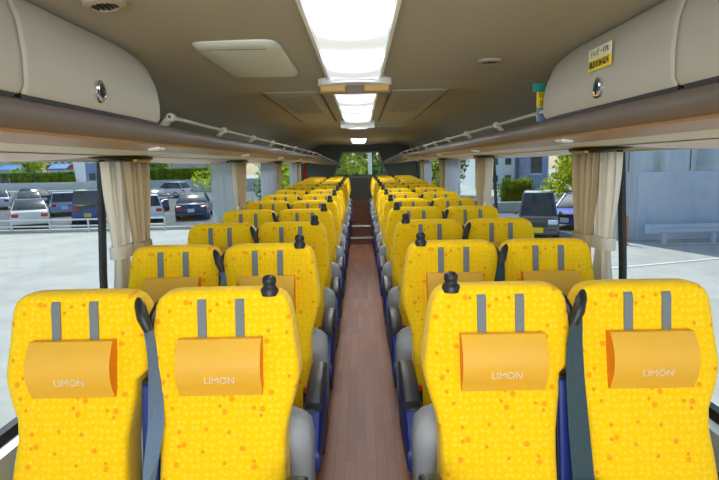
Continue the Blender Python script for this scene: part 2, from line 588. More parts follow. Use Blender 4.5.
# ------------------------------------------------------------------ racks
def rack_x(y):
    if y <= 9.9: return 0.0
    t = min(1, (y - 9.9) / 1.1)
    return -.27 * t ** 1.3
def rack_z(y):
    if y <= 9.9: return 0.0
    t = min(1, (y - 9.9) / 1.1)
    return -.10 * t
YS = [Y0, 1, 3, 5, 7, 9, 9.9, 10.2, 10.5, 10.8, 11.05]
def build_rack(s):
    side = 'left' if s < 0 else 'right'
    r = root('luggage_rack', (s * .95, 0, CAM_Z + .05), 'long %s overhead luggage rack with taupe lip above the %s windows' % (side, side), 'luggage rack')
    ox, oz = s * .95, CAM_Z + .05
    def ext(name, prof, m, smooth=True, ya=None, yb=None):
        bm = nb()
        secs = []
        for y in YS:
            if ya is not None and y < ya: continue
            sec = []
            for x, z in prof:
                k = max(0, (1.12 - x) / .38)
                sec.append((s * (x + rack_x(y) * k) - ox, y, CAM_Z + z + rack_z(y) * k - oz))
            secs.append(sec)
        loft(bm, secs)
        return link(name, bm, m, r, smooth)
    ext('lip', [(.765, .158), (.745, .158), (.733, .148), (.727, .128), (.73, .106), (.742, .092), (.756, .088), (.77, .10)], M['lip'])
    ext('accent_strip', [(.748, .092), (.752, .082), (.845, .066), (.845, .084)], M['accent'])
    ext('underside_panel', [(.845, .084), (.845, .0655), (.90, .061), (1.0, .056), (1.10, .05), (1.135, .05), (1.135, .07), (1.0, .075)], M['cream'])
    ext('shelf', [(.765, .105), (.765, .120), (1.12, .125), (1.12, .105)], M['cove'])
    # grab rail with brackets
    pts = []
    y = 2.26
    while y < 11.0:
        k = .95
        pts.append((s * (.762 + rack_x(y)) - ox, y, CAM_Z + .20 + rack_z(y) * 1.4 - oz))
        y += .15
    bm = nb(); tube(bm, pts, .008, 8)
    link('grab_rail', bm, M['rail'], r, True)
    yb = 2.27
    i = 0
    while yb < 10.4:
        x = .762 + rack_x(yb); zz = CAM_Z + .20 + rack_z(yb) * 1.4
        bm = nb()
        pp = [(s * x, yb, zz), (s * (x + .012), yb - .005, zz - .012), (s * (x + .032), yb - .01, zz - .034), (s * (x + .036), yb - .012, zz - .075)]
        ribbon(bm, [(a - ox, b, c - oz) for a, b, c in pp], (0, .05 if i == 0 else .035, 0), .009)
        lathe(bm, [(.0, -.02), (.017, -.018), (.019, 0), (.017, .018), (0, .02)], (s * x - ox, yb, zz - oz), 12, 'y')
        b = link('rail_bracket', bm, M['rail'], r, True)
        if i == 0:
            bm = nb(); lathe(bm, [(0, -.026), (.007, -.025), (.008, -.018)], (s * x - ox, yb, zz - oz), 10, 'y')
            tag(link('screw', bm, M['chrome'], b, True), 'chrome screw')
        yb += .87
        i += 1
    # small reading lights under the rack
    for yl in (2.15, 3.8, 5.5, 7.2, 8.9):
        bm = nb(); box(bm, (s * .785 - ox, yl, CAM_Z + .074 - oz), (.045, .07, .012), Matrix.Rotation(s * .12, 3, 'Y'), bev=.003)
        link('reading_light', bm, M['white'], r)
    # header band over each window with dark lens-shaped curtain track at the pillar
    for a, b in ((-.6, 2.25), (2.72, 4.55), (5.02, 6.85), (7.3, 9.15), (9.6, 10.9)):
        bm = nb(); n = 12
        secs = []
        for i in range(n + 1):
            t = i / n; y = a + (b - a) * t
            d = .022 * (1 - (2 * t - 1) ** 4)
            secs.append([(s * 1.02 - ox, y, CAM_Z + .052 - oz), (s * 1.035 - ox, y, CAM_Z + .052 - d * .4 - oz), (s * 1.115 - ox, y, CAM_Z + .046 - d - oz), (s * 1.13 - ox, y, CAM_Z + .052 - oz)])
        loft(bm, secs)
        link('window_header', bm, M['header'], r, True)
    for yp in (2.42, 4.72, 7.02, 9.32):
        bm = nb(); n = 20
        secs = []
        for i in range(n + 1):
            t = i / n; y = yp - .22 + .68 * t
            w = .035 * math.sin(PI * t) ** .6 + .002
            xc = 1.03 + .05 * (abs(2 * t - 1)) ** 1.5
            zc = CAM_Z + .040 - oz
            h = .018 * math.sin(PI * t) ** .8 + .001
            secs.append([(s * (xc - w) - ox, y, zc + .010), (s * (xc - w * .7) - ox, y, zc + .010 - h), (s * (xc + w * .7) - ox, y, zc + .008 - h), (s * (xc + w) - ox, y, zc + .01)])
        loft(bm, secs)
        tr = link('curtain_track', bm, M['rubber'], r, True)
        bm = nb(); box(bm, (s * 1.0 - ox, yp + .12, CAM_Z + .034 - oz), (.02, .16, .012), bev=.004)
        tag(link('amber_marker', bm, M['gold'], tr), 'amber strip')
for s in (-1, 1): build_rack(s)

# ------------------------------------------------------------------ overhead bins
def bin_sec(y, s, k=1.0, inset=0.0):
    p = [(.768, .162), (.738, .166), (.728, .183), (.726, .25), (.732, .32), (.75, .375), (.785, .398), (.82, .388), (.95, .31), (1.03, .22), (1.07, .150)]
    cx, cz = .90, .27
    out = []
    for x, z in p:
        z = .15 + (z - .15) * k
        out.append((s * (cx + (x - cx) * (1 - inset)), y, CAM_Z + cz + (z - cz) * (1 - inset)))
    return out
def build_bin(s, ya, yb, label, rounded, latch_y):
    r = root('overhead_bin', (s * .9, (ya + yb) / 2, CAM_Z + .15), label, 'overhead bin', 'grey-beige overhead bins above the front windows')
    inv = Matrix.Translation((-s * .9, -(ya + yb) / 2, -(CAM_Z + .15)))
    def fin(bm):
        bmesh.ops.transform(bm, matrix=inv, verts=bm.verts)
        return bm
    bm = nb()
    secs = [bin_sec(ya, s, 1, .02), bin_sec(ya + .004, s, 1, .003), bin_sec(ya + .02, s)]
    if rounded:
        secs += [bin_sec(yb - .22, s), bin_sec(yb - .15, s, .975), bin_sec(yb - .10, s, .94), bin_sec(yb - .05, s, .88, .0), bin_sec(yb - .02, s, .80, .004), bin_sec(yb - .006, s, .73, .015), bin_sec(yb, s, .66, .05)]
    else:
        secs += [bin_sec(yb - .02, s), bin_sec(yb - .004, s, 1, .003), bin_sec(yb, s, 1, .02)]
    loft(bm, secs)
    link('bin_door', fin(bm), M['bin'], r, True)
    bm = nb(); box(bm, (s * .79, (ya + yb) / 2 - .01, CAM_Z + .163), (.10, yb - ya - .02, .016))  # black strip put in as the shadow between bin and rack lip
    tag(link('gap_shadow_strip', fin(bm), M['rubber'], r), 'black strip painted as the shadow gap')
    if latch_y:
        x, z = .722, CAM_Z + .215
        bm = nb()
        secs = []
        for dx, k in ((0.008, 1), (-.004, 1), (-.007, .8), (-.007, .62), (-.002, .55)):
            secs.append([(s * (x + dx), latch_y + .027 * k * math.cos(2 * PI * j / 20), z + .030 * k * math.sin(2 * PI * j / 20)) for j in range(20)])
        loft(bm, secs)
        l = tag(link('latch', fin(bm), M['chrome'], r, True), 'oval chrome latch')
        bm = nb(); box(bm, (s * (x - .006), latch_y, z + .004), (.012, .012, .036), Matrix.Rotation(.5, 3, 'X'), bev=.004)
        link('latch_lever', fin(bm), M['black'], l)
        bm = nb(); lathe(bm, [(0, -.012), (.008, -.010), (.009, 0), (.006, .004)], (s * (x - .002), latch_y, z - .024), 12, 'x')
        link('latch_keyhole', fin(bm), M['brass'], l, True)
    return r
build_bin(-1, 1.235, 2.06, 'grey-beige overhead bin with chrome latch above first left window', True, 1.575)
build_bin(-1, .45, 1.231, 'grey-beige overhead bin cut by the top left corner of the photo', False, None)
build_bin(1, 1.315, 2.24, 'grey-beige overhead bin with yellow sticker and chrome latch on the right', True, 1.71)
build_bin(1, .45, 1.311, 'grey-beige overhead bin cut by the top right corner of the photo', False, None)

def sticker():
    # faces the aisle: text runs towards the viewer
    x = .7215
    y0, y1, z0, z1 = 1.63, 1.785, CAM_Z + .268, CAM_Z + .335
    bm = nb(); box(bm, (x, (y0 + y1) / 2, (z0 + z1) / 2 - .016), (.003, y1 - y0, (z1 - z0) / 2), bev=.001)
    st = tag(link('sticker', bm, M['yellow_sticker']), 'yellow and white notice sticker on the right bin above the latch', 'sticker')
    bm = nb(); box(bm, (x, (y0 + y1) / 2, (z0 + z1) / 2 + .017), (.003, y1 - y0, (z1 - z0) / 2), bev=.001)
    tag(link('upper_half', bm, M['pale_sticker'], st), 'pale upper half of sticker')
    rot = Matrix(((0, 0, -1, 0), (-1, 0, 0, 0), (0, 1, 0, 0), (0, 0, 0, 1)))
    yc, zc = (y0 + y1) / 2, (z0 + z1) / 2
    put_text('lettering', 'テレビ・VTR', .022, M['ink'], Matrix.Translation((x - .002, yc, zc + .017)) @ rot, st)
    put_text('lettering', '機器収納場所', .023, M['ink'], Matrix.Translation((x - .002, yc, zc - .016)) @ rot, st)
sticker()

def route_board():
    # upright card pack standing on the right rack just beyond the bin
    r = root('notice_card', (.79, 2.37, CAM_Z + .160), 'teal, yellow and blue notice card standing on the right rack behind bin', 'notice card')
    for nm, z0, z1, m in (('top_band', .125, .16, M['teal']), ('middle_band', .06, .125, M['yellow_sticker']), ('lower_band', .0, .06, M['bluecard'])):
        bm = nb(); box(bm, (0 if nm != 'top_band' else -.01, 0, (z0 + z1) / 2), (.09 if nm != 'top_band' else .105, .012, z1 - z0 - .001), bev=.002)
        tag(link(nm, bm, m, r), nm.split('_')[0] + {'top_band': ' teal band', 'middle_band': ' yellow band with characters', 'lower_band': ' blue-grey band'}[nm])
    rot = Matrix.Rotation(PI / 2, 4, 'X')
    put_text('lettering', '非常口', .028, M['ink'], Matrix.Translation((-.0, -.0075, .109)) @ rot, r)
    put_text('lettering', '出口', .028, M['ink'], Matrix.Translation((-.01, -.0075, .077)) @ rot, r)
    put_text('lettering', '定員 50', .022, M['ink'], Matrix.Translation((0, -.0075, .035)) @ rot, r)
route_board()

# ------------------------------------------------------------------ ceiling fixtures
ZC = CAM_Z + .43
def lamp_fixture(ya, yb, z, label, w=.245, ends=True, m='lamp'):
    r = root('ceiling_light', (XC, (ya + yb) / 2, z), label, 'ceiling light', 'ceiling lights in a row above the aisle')
    L = yb - ya
    bm = nb()
    prof = [(-w / 2, 0), (-w / 2 + .006, -.014), (-w / 4, -.022), (0, -.025), (w / 4, -.022), (w / 2 - .006, -.014), (w / 2, 0)]
    loft(bm, [[(x, -L / 2, zz) for x, zz in prof], [(x, L / 2, zz) for x, zz in prof]])
    link('diffuser', bm, M[m], r, True)
    for s in (-1, 1):
        bm = nb(); box(bm, (s * (w / 2 + .008), 0, -.006), (.014, L, .016), bev=.003)
        link('side_trim', bm, M['lampend'], r)
    if ends:
        for s in (-1, 1):
            bm = nb(); box(bm, (0, s * (L / 2 - .06), -.0205), (w * .82, .012, .014), bev=.003)
            link('end_cap', bm, M['lampend'], r)
    return r
lamp_fixture(1.0, 2.80, ZC, 'long bright ceiling light nearest the camera, cut by the photo top')
lamp_fixture(3.10, 4.62, ZC, 'bright ceiling light between the two ceiling vents, nearer section', ends=False)
lamp_fixture(4.66, 5.50, ZC, 'short bright ceiling light section between the vents, farther half', ends=False, m='lamp_far')
lamp_fixture(5.72, 6.6, ZC, 'short ceiling light just beyond the second crossbar', m='lamp_far')
lamp_fixture(8.3, 8.85, ZC - .05, 'small square ceiling light on the lowered rear ceiling, nearer one', w=.22, m='lamp_far')
lamp_fixture(9.2, 9.75, ZC - .05, 'small square ceiling light closest to the rear window', w=.22, m='lamp_far')

def crossbar(y, w, gold, label, z=ZC):
    r = root('ceiling_crossbar', (XC, y, z), label, 'ceiling crossbar')
    bm = nb(); n = 20
    top = [(w * (i / n - .5), -.10 * math.cos(PI * (i / n - .5)) ** .7) for i in range(n + 1)]
    poly = top + [(w / 2, .03), (-w / 2, .03)]
    prism(bm, poly, 'z', -.034, -.002)
    link('crescent_shade', bm, M['lampend'], r)
    bm = nb(); box(bm, (0, .034, -.037), (w, .02, .072), bev=.003)
    link('front_band', bm, M['brown'] if gold else M['lampend'], r)
    if gold:
        for s in (-1, 1):
            bm = nb(); box(bm, (s * w * .30, -.0 + .016, -.034), (w * .36, .022, .066), bev=.008)
            tag(link('amber_panel', bm, M['gold'], r), 'amber-gold panel')
crossbar(2.86, .37, True, 'crescent ceiling crossbar with amber panels beyond the nearest light')
crossbar(5.56, .34, False, 'white crescent ceiling crossbar beyond the vents')

def vent(s):
    xa, xb = (XC + s * .215, XC + s * .54)
    side = 'left' if s < 0 else 'right'
    r = root('ceiling_vent', ((xa + xb) / 2, 4.4, ZC), 'perforated ceiling vent panel on the %s of the ceiling lights' % side, 'ceiling vent', 'ceiling vents beside the lights')
    W, L = abs(xb - xa), 2.2
    bm = nb(); box(bm, (0, 0, -.006), (W, L, .012), bev=.003)
    link('panel', bm, M['ceiling'], r)
    bm = nb()
    for i in range(24):
        box(bm, (0, -L / 2 + .18 + i * .045, -.015), (W * .62, .022, .005))
    link('grille', bm, M['grille'], r)
    for sx, nm in ((-s, 'inner'), (s, 'outer')):
        bm = nb(); box(bm, (sx * (W / 2 + .006), 0, -.010), (.012 if nm == 'inner' else .006, L, .014))
        link('dark_gap', bm, M['rubber'] if nm == 'inner' else M['seam'], r)
for s in (-1, 1): vent(s)

def hatch():
    r = root('roof_hatch', (-.435, 2.33, ZC), 'pale rounded roof hatch on the ceiling left of the lights', 'roof hatch')
    bm = nb()
    secs = []
    for k, z in ((1.0, .004), (1.0, -.006), (.97, -.014), (.88, -.018), (.4, -.019)):
        secs.append([(p[0], p[1], z) for p in ring(0, 0, 0, .155 * k, .37 * k, 9, 48)])
    loft(bm, secs)
    link('hatch_cover', bm, M['hatch'], r, True)
    bm = nb(); box(bm, (0, -.30, -.0185), (.22, .005, .003))
    link('hinge_line', bm, M['seam'], r)
hatch()

def speaker(x, y, z, tilt, label):
    r = root('ceiling_speaker', (x, y, z), label, 'ceiling speaker', 'small round ceiling nozzles')
    r.rotation_euler = (0, tilt, 0)
    bm = nb(); lathe(bm, [(.0, .004), (.055, .004), (.052, -.006), (.036, -.010), (.034, -.004), (0, -.004)], k=24)
    link('rim', bm, M['ceiling'], r, True)
    bm = nb()
    for i in range(5):
        box(bm, (-.024 + i * .012, 0, -.007), (.005, .05 - abs(i - 2) * .01, .006))
    link('slots', bm, M['black'], r)
speaker(.56, 2.42, ZC - .006, .02, 'small slotted ceiling speaker left of the right overhead bin')
speaker(-.64, 1.46, ZC - .016, -.12, 'small slotted ceiling speaker above the left overhead bin')
def ceiling_handle():
    bm = nb(); box(bm, (.34, 6.35, ZC - .012), (.30, .10, .02), bev=.006)
    box(bm, (.20, 6.35, ZC - .014), (.02, .11, .03), bev=.004)
    tag(link('monitor_cover', bm, M['cove']), 'flat grey ceiling cover right of the third ceiling light', 'ceiling cover')
ceiling_handle()

# ------------------------------------------------------------------ curtains
def curtain(s, ya, yb, m, label, tie=True, x=1.085, tie_shift=0.0, group='tied curtains at the window pillars', seed=1):
    rnd = random.Random(seed)
    yc = (ya + yb) / 2
    r = root('curtain', (s * x, yc, .73), label, 'curtain', group)
    hw = (yb - ya) / 2
    H = CAM_Z + .03 - .73
    zt = .47
    bm = nb()
    nz, ny = 16, 44
    ph = rnd.random() * 6
    rows = []
    for j in range(nz + 1):
        z = H * j / nz
        if tie:
            q = math.exp(-((z - zt) / .20) ** 2)
            k = 1 - .36 * q
            if z < zt: k = min(k, 1 - .5 * q) * .92
        else:
            k, q = 1, 0
        row = []
        for i in range(ny + 1):
            t = i / ny * 2 - 1
            amp = .022 * (1 - .4 * q)
            xx = amp * math.sin(t * PI * 4.5 + ph + .5 * math.sin(z * 3)) + .006 * math.sin(t * 23 + ph)
            row.append(bm.verts.new((-s * (xx + .0) - s * .05 * (H - z) * 0, t * hw * k + tie_shift * q, z)))
        rows.append(row)
    for a, b in zip(rows, rows[1:]):
        for i in range(ny): bm.faces.new((a[i], a[i + 1], b[i + 1], b[i]))
    o = link('curtain_cloth', bm, m, r, True)
    md = o.modifiers.new('thickness', 'SOLIDIFY'); md.thickness = .003
    if tie:
        bm = nb()
        k = .5
        secs = []
        for z in (zt - .028, zt + .028):
            secs.append(ring(0, tie_shift, z, .034, hw * .64 + .006, 3, 24))
        loft(bm, secs)
        link('tieback', bm, m, r, True)
    return r
n = 0
ordn = ['first', 'second', 'third', 'fourth']
for s, side in ((-1, 'left'), (1, 'right')):
    for i, yp in enumerate((2.42, 4.72, 7.02, 9.32)):
        n += 1
        curtain(s, yp - .06, yp + .17, M['curtain_pale'], 'pale beige tied curtain right at the %s black pillar, %s side' % (ordn[i], side), seed=n, tie_shift=0.01, x=1.10)
        curtain(s, yp + .07, yp + .32, M['curtain'], 'beige tied curtain just beyond the %s black pillar, %s side' % (ordn[i], side), seed=n + 20, x=1.06)
    for i, yp in ((2, 7.02), (3, 9.32)):
        curtain(s, yp - (.95 if i == 2 else .7), yp - .10, M['curtain_blue'], 'pale blue backlit curtain before the %s black pillar, %s side' % (ordn[i], side), False, seed=n + 40 + i, group='pale blue curtains before the rear pillars')
curtain(-1, 4.05, 4.62, M['sheer'], 'sheer bluish sheet painted as a curtain reflection, before the second black pillar, left side', False, seed=77, group=None)  # added sheet imitating a curtain reflected in the window, no real cloth here
def red_cloth():
    bm = nb()
    ribbon(bm, [(-1.06, 10.5, z) for z in (1.25, 1.4, 1.5, 1.6)], (0, .28, 0), .004)
    tag(link('red_flag', bm, M['redcloth']), 'narrow red cloth hanging at the last left window', 'cloth')
red_cloth()

# ------------------------------------------------------------------ seats
PROF = [  # z, half width, front y, depth
    (.42, .185, -.125, .15), (.50, .188, -.125, .15), (.60, .189, -.115, .15), (.72, .186, -.092, .145), (.79, .188, -.078, .14), (.845, .198, -.062, .138),
    (.90, .210, -.045, .135), (.95, .214, -.032, .126), (.982, .215, -.026, .125), (1.06, .215, -.012, .12), (1.13, .208, -.003, .115), (1.165, .200, .0, .11),
    (1.188, .188, .004, .10), (1.202, .170, .011, .082), (1.209, .145, .022, .055), (1.211, .10, .036, .025)]
def backrest_bm(ws, kind, notch=False):
    bm = nb()
    secs = []
    for z, hw, fy, d in PROF:
        sec = []
        for (x, y, zz) in ring(0, fy + d / 2, z, hw, d / 2, 5.0, 44):
            if y < fy + d / 2:
                k = (abs(x) / max(hw, .01)) ** 4
                y -= .010 * k * min(1, d / .1)
            if notch and x > 0 and z < .985:
                x *= 1 - .17 * min(1, (.985 - z) / .03)
            if x * ws > 0:  # outer side: full shoulder wing, narrow waist, side wing at the hips
                x *= 1 + .065 * math.exp(-((z - .965) / .07) ** 2)
                if kind == 'window':
                    x *= .965
                    x *= 1 - .07 * math.exp(-((z - .83) / .06) ** 2) + .13 * max(0, min(1, (.78 - z) / .25))
            sec.append((x, y, zz))
        secs.append(sec)
    loft(bm, secs)
    return bm

def make_seat(kind, s):
    """kind aisle/window; s = side of the bus (-1 left). 'in' = direction of the aisle = -s"""
    a = -s
    r = root('coach_seat', (0, 0, 0), '', 'seat')
    link('backrest', backrest_bm(s if kind == 'window' else -s, kind, (kind == 'window') == (s < 0)), M['fabric'], r, True)
    # headrest straps
    for sx in (-1, 1):
        bm = nb()
        ribbon(bm, [(sx * .056, .004, 1.186), (sx * .056, -.001, 1.178), (sx * .056, -.0045, 1.165), (sx * .056, -.008, 1.12), (sx * .056, -.015, 1.06), (sx * .056, -.022, 1.02)], (.026, 0, 0), .0022)
        link('headrest_strap', bm, M['strap'], r)
    # headrest pad: a curved pillow, open ends show orange
    bm = nb()
    secs = []
    zt, zb = 1.078, .912
    cross = []
    for i in range(13):
        t = i / 12
        z = zt + (zb - zt) * t
        yb_ = -.012 - (1.075 - z) * .19
        cross.append((yb_ - .012 - .040 * math.sin(PI * min(1, .12 + t * .92)) ** .8, z))
    back = [(-.026, zb + .003), (-.014, .995), (-.0, zt - .003)]
    poly = cross + back
    hw = .122
    prism(bm, poly, 'x', -hw, hw)
    bmesh.ops.recalc_face_normals(bm, faces=bm.faces)
    for f in bm.faces:
        if abs(f.normal.x) > .9: f.material_index = 1
    pad = link('headrest_pad', bm, None, r, True, ms=[M['pad'], M['pad_side']])
    tilt = Matrix.Rotation(PI / 2 - .0, 4, 'X')
    put_text('lettering', 'LIMON', .029, M['letter'], Matrix.Translation((.004, -.0775, .966)) @ Matrix.Rotation(.10, 4, 'X') @ tilt, pad)
    # grey rear shell
    bm = nb()
    secs = []
    ax = a * .030 if kind == 'aisle' else 0
    for z, w, y0, y1, ox in ((.40, .19, .02, .17, .5), (.43, .218, .015, .20, 1), (.55, .220, .015, .21, 1), (.69, .224, .02, .20, 1), (.75, .216, .03, .18, 1), (.775, .200, .05, .16, .8), (.80, .165, .06, .15, 0), (1.1, .16, .10, .135, 0), (1.15, .13, .105, .13, 0)):
        secs.append(ring(ax * ox, (y0 + y1) / 2, z, w, (y1 - y0) / 2, 4.5, 36))
    loft(bm, secs)
    link('back_shell', bm, M['shell'], r, True)
    # cushion
    bm = nb()
    secs = []
    for y, hw2, z0, z1 in ((-.60, .15, .36, .42), (-.595, .17, .34, .45), (-.57, .185, .33, .475), (-.45, .19, .32, .485), (-.20, .19, .32, .47), (-.10, .185, .32, .46)):
        secs.append([(p[0], y, p[1]) for p in [(q[0], q[1]) for q in ring(0, (z0 + z1) / 2, 0, hw2, (z1 - z0) / 2, 4, 28)]])
    loft(bm, secs)
    link('seat_cushion', bm, M['fabric'], r, True)
    # pedestal
    bm = nb()
    box(bm, (0, -.33, .21), (.34, .36, .22), bev=.01)
    box(bm, (0, -.30, .335), (.36, .44, .03), bev=.004)
    link('pedestal', bm, M['black'], r)
    # buckle with red button between cushion and aisle arm
    bx = a * .176 if kind == 'aisle' else a * .15
    bm = nb(); box(bm, (bx, -.20, .545), (.03, .05, .15), Matrix.Rotation(-.25, 3, 'X'), bev=.005)
    bk = link('belt_buckle', bm, M['black'], r)
    bm = nb(); box(bm, (bx, -.218, .628), (.022, .03, .022), Matrix.Rotation(-.25, 3, 'X'), bev=.004)
    tag(link('release_button', bm, M['red'], bk), 'red release button')
    if kind == 'aisle':
        # ball-shaped grab knob on the aisle corner
        bm = nb()
        lathe(bm, [(.0, -.012), (.027, -.012), (.027, .004), (.024, .010), (.0195, .014), (.018, .019), (.0205, .025), (.0215, .032), (.020, .040), (.013, .047), (.0, .050)], (a * .142, .024, 1.204), 20)
        link('grab_knob', bm, M['black'], r, True)
        # aisle arm: blue shell, black cap, control box
        bm = nb()
        secs = []
        for y, z0, z1 in ((-.635, .51, .55), (-.63, .497, .575), (-.60, .49, .60), (-.53, .485, .655), (-.40, .485, .70), (-.25, .49, .71), (-.17, .50, .70), (-.15, .52, .66)):
            secs.append([(a * (.215 + .045 * u), y, z) for u, z in ((0, z0 + .01), (.15, z0), (.85, z0), (1, z0 + .012), (1, z1 - .012), (.85, z1), (.15, z1), (0, z1 - .01))])
        loft(bm, secs)
        arm = tag(link('armrest_shell', bm, M['blue'], r, True), 'blue armrest shell')
        bm = nb()
        tube_pts = [(-.50, .678, .018), (-.48, .692, .022), (-.38, .715, .024), (-.24, .722, .024), (-.19, .718, .02)]
        secs = []
        for y, z, h in tube_pts:
            secs.append([(a * .232 + p[0], y, z + p[1]) for p in ring(0, 0, 0, .032, h, 4, 16)])
        loft(bm, secs)
        link('armrest_pad', bm, M['black'], arm, True)
        bm = nb(); box(bm, (a * .216, -.475, .635), (.05, .07, .075), bev=.008)
        link('control_box', bm, M['darkgrey'], arm)
        bm = nb(); box(bm, (a * .238, -.60, .575), (.03, .05, .028), Matrix.Rotation(.5, 3, 'X'), bev=.005)
        link('recline_lever', bm, M['black'], arm)
        bm = nb(); box(bm, (a * .2375, -.640, .51), (.018, .025, .02), Matrix.Rotation(.5, 3, 'X'), bev=.004)
        link('recline_button', bm, M['chrome'], arm)
        # outer leg
        bm = nb()
        prism(bm, [(-.50, .02), (-.12, .02), (-.18, .40), (-.46, .40)], 'x', a * .17, a * .20)
        link('side_leg', bm, M['black'], r)
    # belt guide on the shoulder next to the pair's gap, and webbing
    gx = (-a if kind == 'aisle' else a)
    web_m = M['belt_blue'] if s < 0 else M['belt_dark']
    if kind == 'window':
        bm = nb()
        tube(bm, [(gx * .180, .02, 1.185), (gx * .196, -.006, 1.17), (gx * .208, -.022, 1.14), (gx * .222, -.026, 1.10)], [.010, .017, .018, .012], 10)
        g = link('belt_guide', bm, M['black'], r, True)
        bm = nb()
        if s < 0:
            ribbon(bm, [(gx * .216, -.018, 1.12), (gx * .226, -.022, 1.06), (gx * .234, -.03, 1.0), (gx * .240, -.05, .92), (gx * .250, -.09, .84), (gx * .244, -.12, .76), (gx * .232, -.14, .66), (gx * .226, -.16, .5)],
                   [(.012, .03, 0), (.016, .03, 0), (.022, .03, 0), (.032, .03, 0), (.040, .02, 0), (.036, .02, 0), (.022, .035, 0), (.02, .035, 0)], .0018)
        else:
            ribbon(bm, [(gx * .212, -.022, 1.12), (gx * .220, -.030, 1.04), (gx * .222, -.05, .94), (gx * .220, -.085, .8), (gx * .215, -.12, .66), (gx * .212, -.14, .5)],
                   [(.030, .0, 0), (.046, .0, 0), (.054, .0, 0), (.060, .0, 0), (.062, .0, 0), (.06, .0, 0)], .0018)
        link('belt_webbing', bm, web_m, r)
        if s > 0:
            bm = nb(); box(bm, (gx * .212, -.15, .66), (.085, .028, .026), bev=.006)
            link('belt_anchor', bm, M['black'], r)
        # blue panel between the pair
        cx = gx * (.212 if s < 0 else .240)
        bm = nb(); box(bm, (cx, .0 if s < 0 else -.01, .68), (.05, .12, .50), Matrix.Rotation(-.14, 3, 'X'), bev=.01)
        ca = tag(link('centre_armrest', bm, M['blue'], r), 'blue centre armrest folded up')
        bm = nb(); box(bm, (cx, .012 if s < 0 else .002, .684), (.060, .12, .51), Matrix.Rotation(-.14, 3, 'X'), bev=.01)
        tag(link('armrest_rim', bm, M['black'], ca), 'black rim')
    else:
        bm = nb()
        tube(bm, [(gx * .170, .045, 1.19), (gx * .194, .025, 1.165), (gx * .210, .012, 1.13), (gx * .214, .010, 1.08)], [.008, .013, .013, .009], 10)
        link('belt_guide', bm, M['black'], r, True)
        bm = nb()
        ribbon(bm, [(gx * .212, .008, 1.10), (gx * .214, -.0, 1.0), (gx * .206, -.03, .9), (gx * .203, -.07, .78), (gx * .203, -.11, .6), (gx * .203, -.12, .5)], (.012, .035, 0), .0018)
        link('belt_webbing', bm, M['belt_dark'], r)
    # plinth feet down to the platform
    return r

ROWN = ['front', 'second', 'third', 'fourth', 'fifth', 'sixth', 'seventh', 'eighth', 'ninth', 'tenth', 'eleventh', 'last']
for s, side in ((-1, 'left'), (1, 'right')):
    for kind, xc in (('aisle', .413), ('window', .845)):
        proto = None
        for nrow in range(12):
            y = 1.585 + .828 * nrow
            o = make_seat(kind, s) if proto is None else copy_tree(proto)
            if proto is None: proto = o
            o.location = (s * (xc - (.012 if kind == 'window' and nrow else 0)) - .008, y, rise(y) + (.004 if nrow else 0))
            nm = ROWN[nrow]
            if kind == 'aisle':
                o['label'] = 'yellow aisle seat with black corner knob, %s row%s, %s of the aisle' % (nm, '' if nrow in (0, 11) else ' from front', side)
            else:
                o['label'] = 'yellow window seat without knob, %s row%s, %s side by the windows' % (nm, '' if nrow in (0, 11) else ' from front', side)
            o['group'] = 'yellow %s seats in the %s column' % (kind, side)

# ------------------------------------------------------------------ outside
G = -1.38
M['concrete'] = patchy('pale_concrete_ground', (176, 173, 166), (196, 192, 184), .6, c3=(187, 184, 176))
M['asphalt'] = patchy('grey_asphalt', (84, 88, 94), (106, 109, 112), .5)
M['whiteline'] = mat('white_road_paint', (232, 232, 228), 0.8)
M['tyre'] = mat('tyre_rubber', (24, 24, 26), 0.8)
M['rim'] = mat('alloy_rim', (170, 174, 180), 0.3, 0.8)
M['carglass'] = mat('dark_car_glass', (40, 52, 62), 0.08, spec=0.8)
M['headlamp'] = mat('clear_headlamp', (225, 232, 238), 0.15)
M['taillamp'] = mat('red_tail_lamp', (200, 26, 40), 0.25)
M['plate_w'] = mat('white_number_plate', (232, 232, 228), 0.5)
M['plate_y'] = mat('yellow_number_plate', (240, 208, 20), 0.5)
M['grille_d'] = mat('dark_grille', (44, 46, 50), 0.35)
M['wallc'] = patchy('stained_concrete_wall', (184, 192, 208), (204, 210, 222), .35, stretch=(1, 1, .5))
M['wallu'] = patchy('stained_upper_concrete', (160, 164, 160), (206, 212, 216), .9, c3=(190, 196, 202), stretch=(1.6, 1, .12))
M['railsteel'] = mat('pale_steel_rail', (196, 206, 218), 0.5)
M['orange'] = mat('orange_post', (216, 120, 60), 0.6)
M['cream_b'] = mat('cream_building', (226, 216, 188), 0.8)
M['pink_b'] = mat('pinkish_building', (206, 184, 170), 0.8)
M['white_b'] = mat('white_building', (226, 230, 232), 0.7)
M['red_b'] = mat('red_band', (200, 70, 70), 0.7)
M['blue_b'] = mat('blue_grey_building', (130, 150, 186), 0.7)
M['awning'] = mat('blue_awning', (60, 140, 200), 0.6)
M['fencew'] = mat('pale_panel_fence', (206, 210, 206), 0.8)
M['bark'] = mat('tree_bark', (96, 80, 62), 0.9)
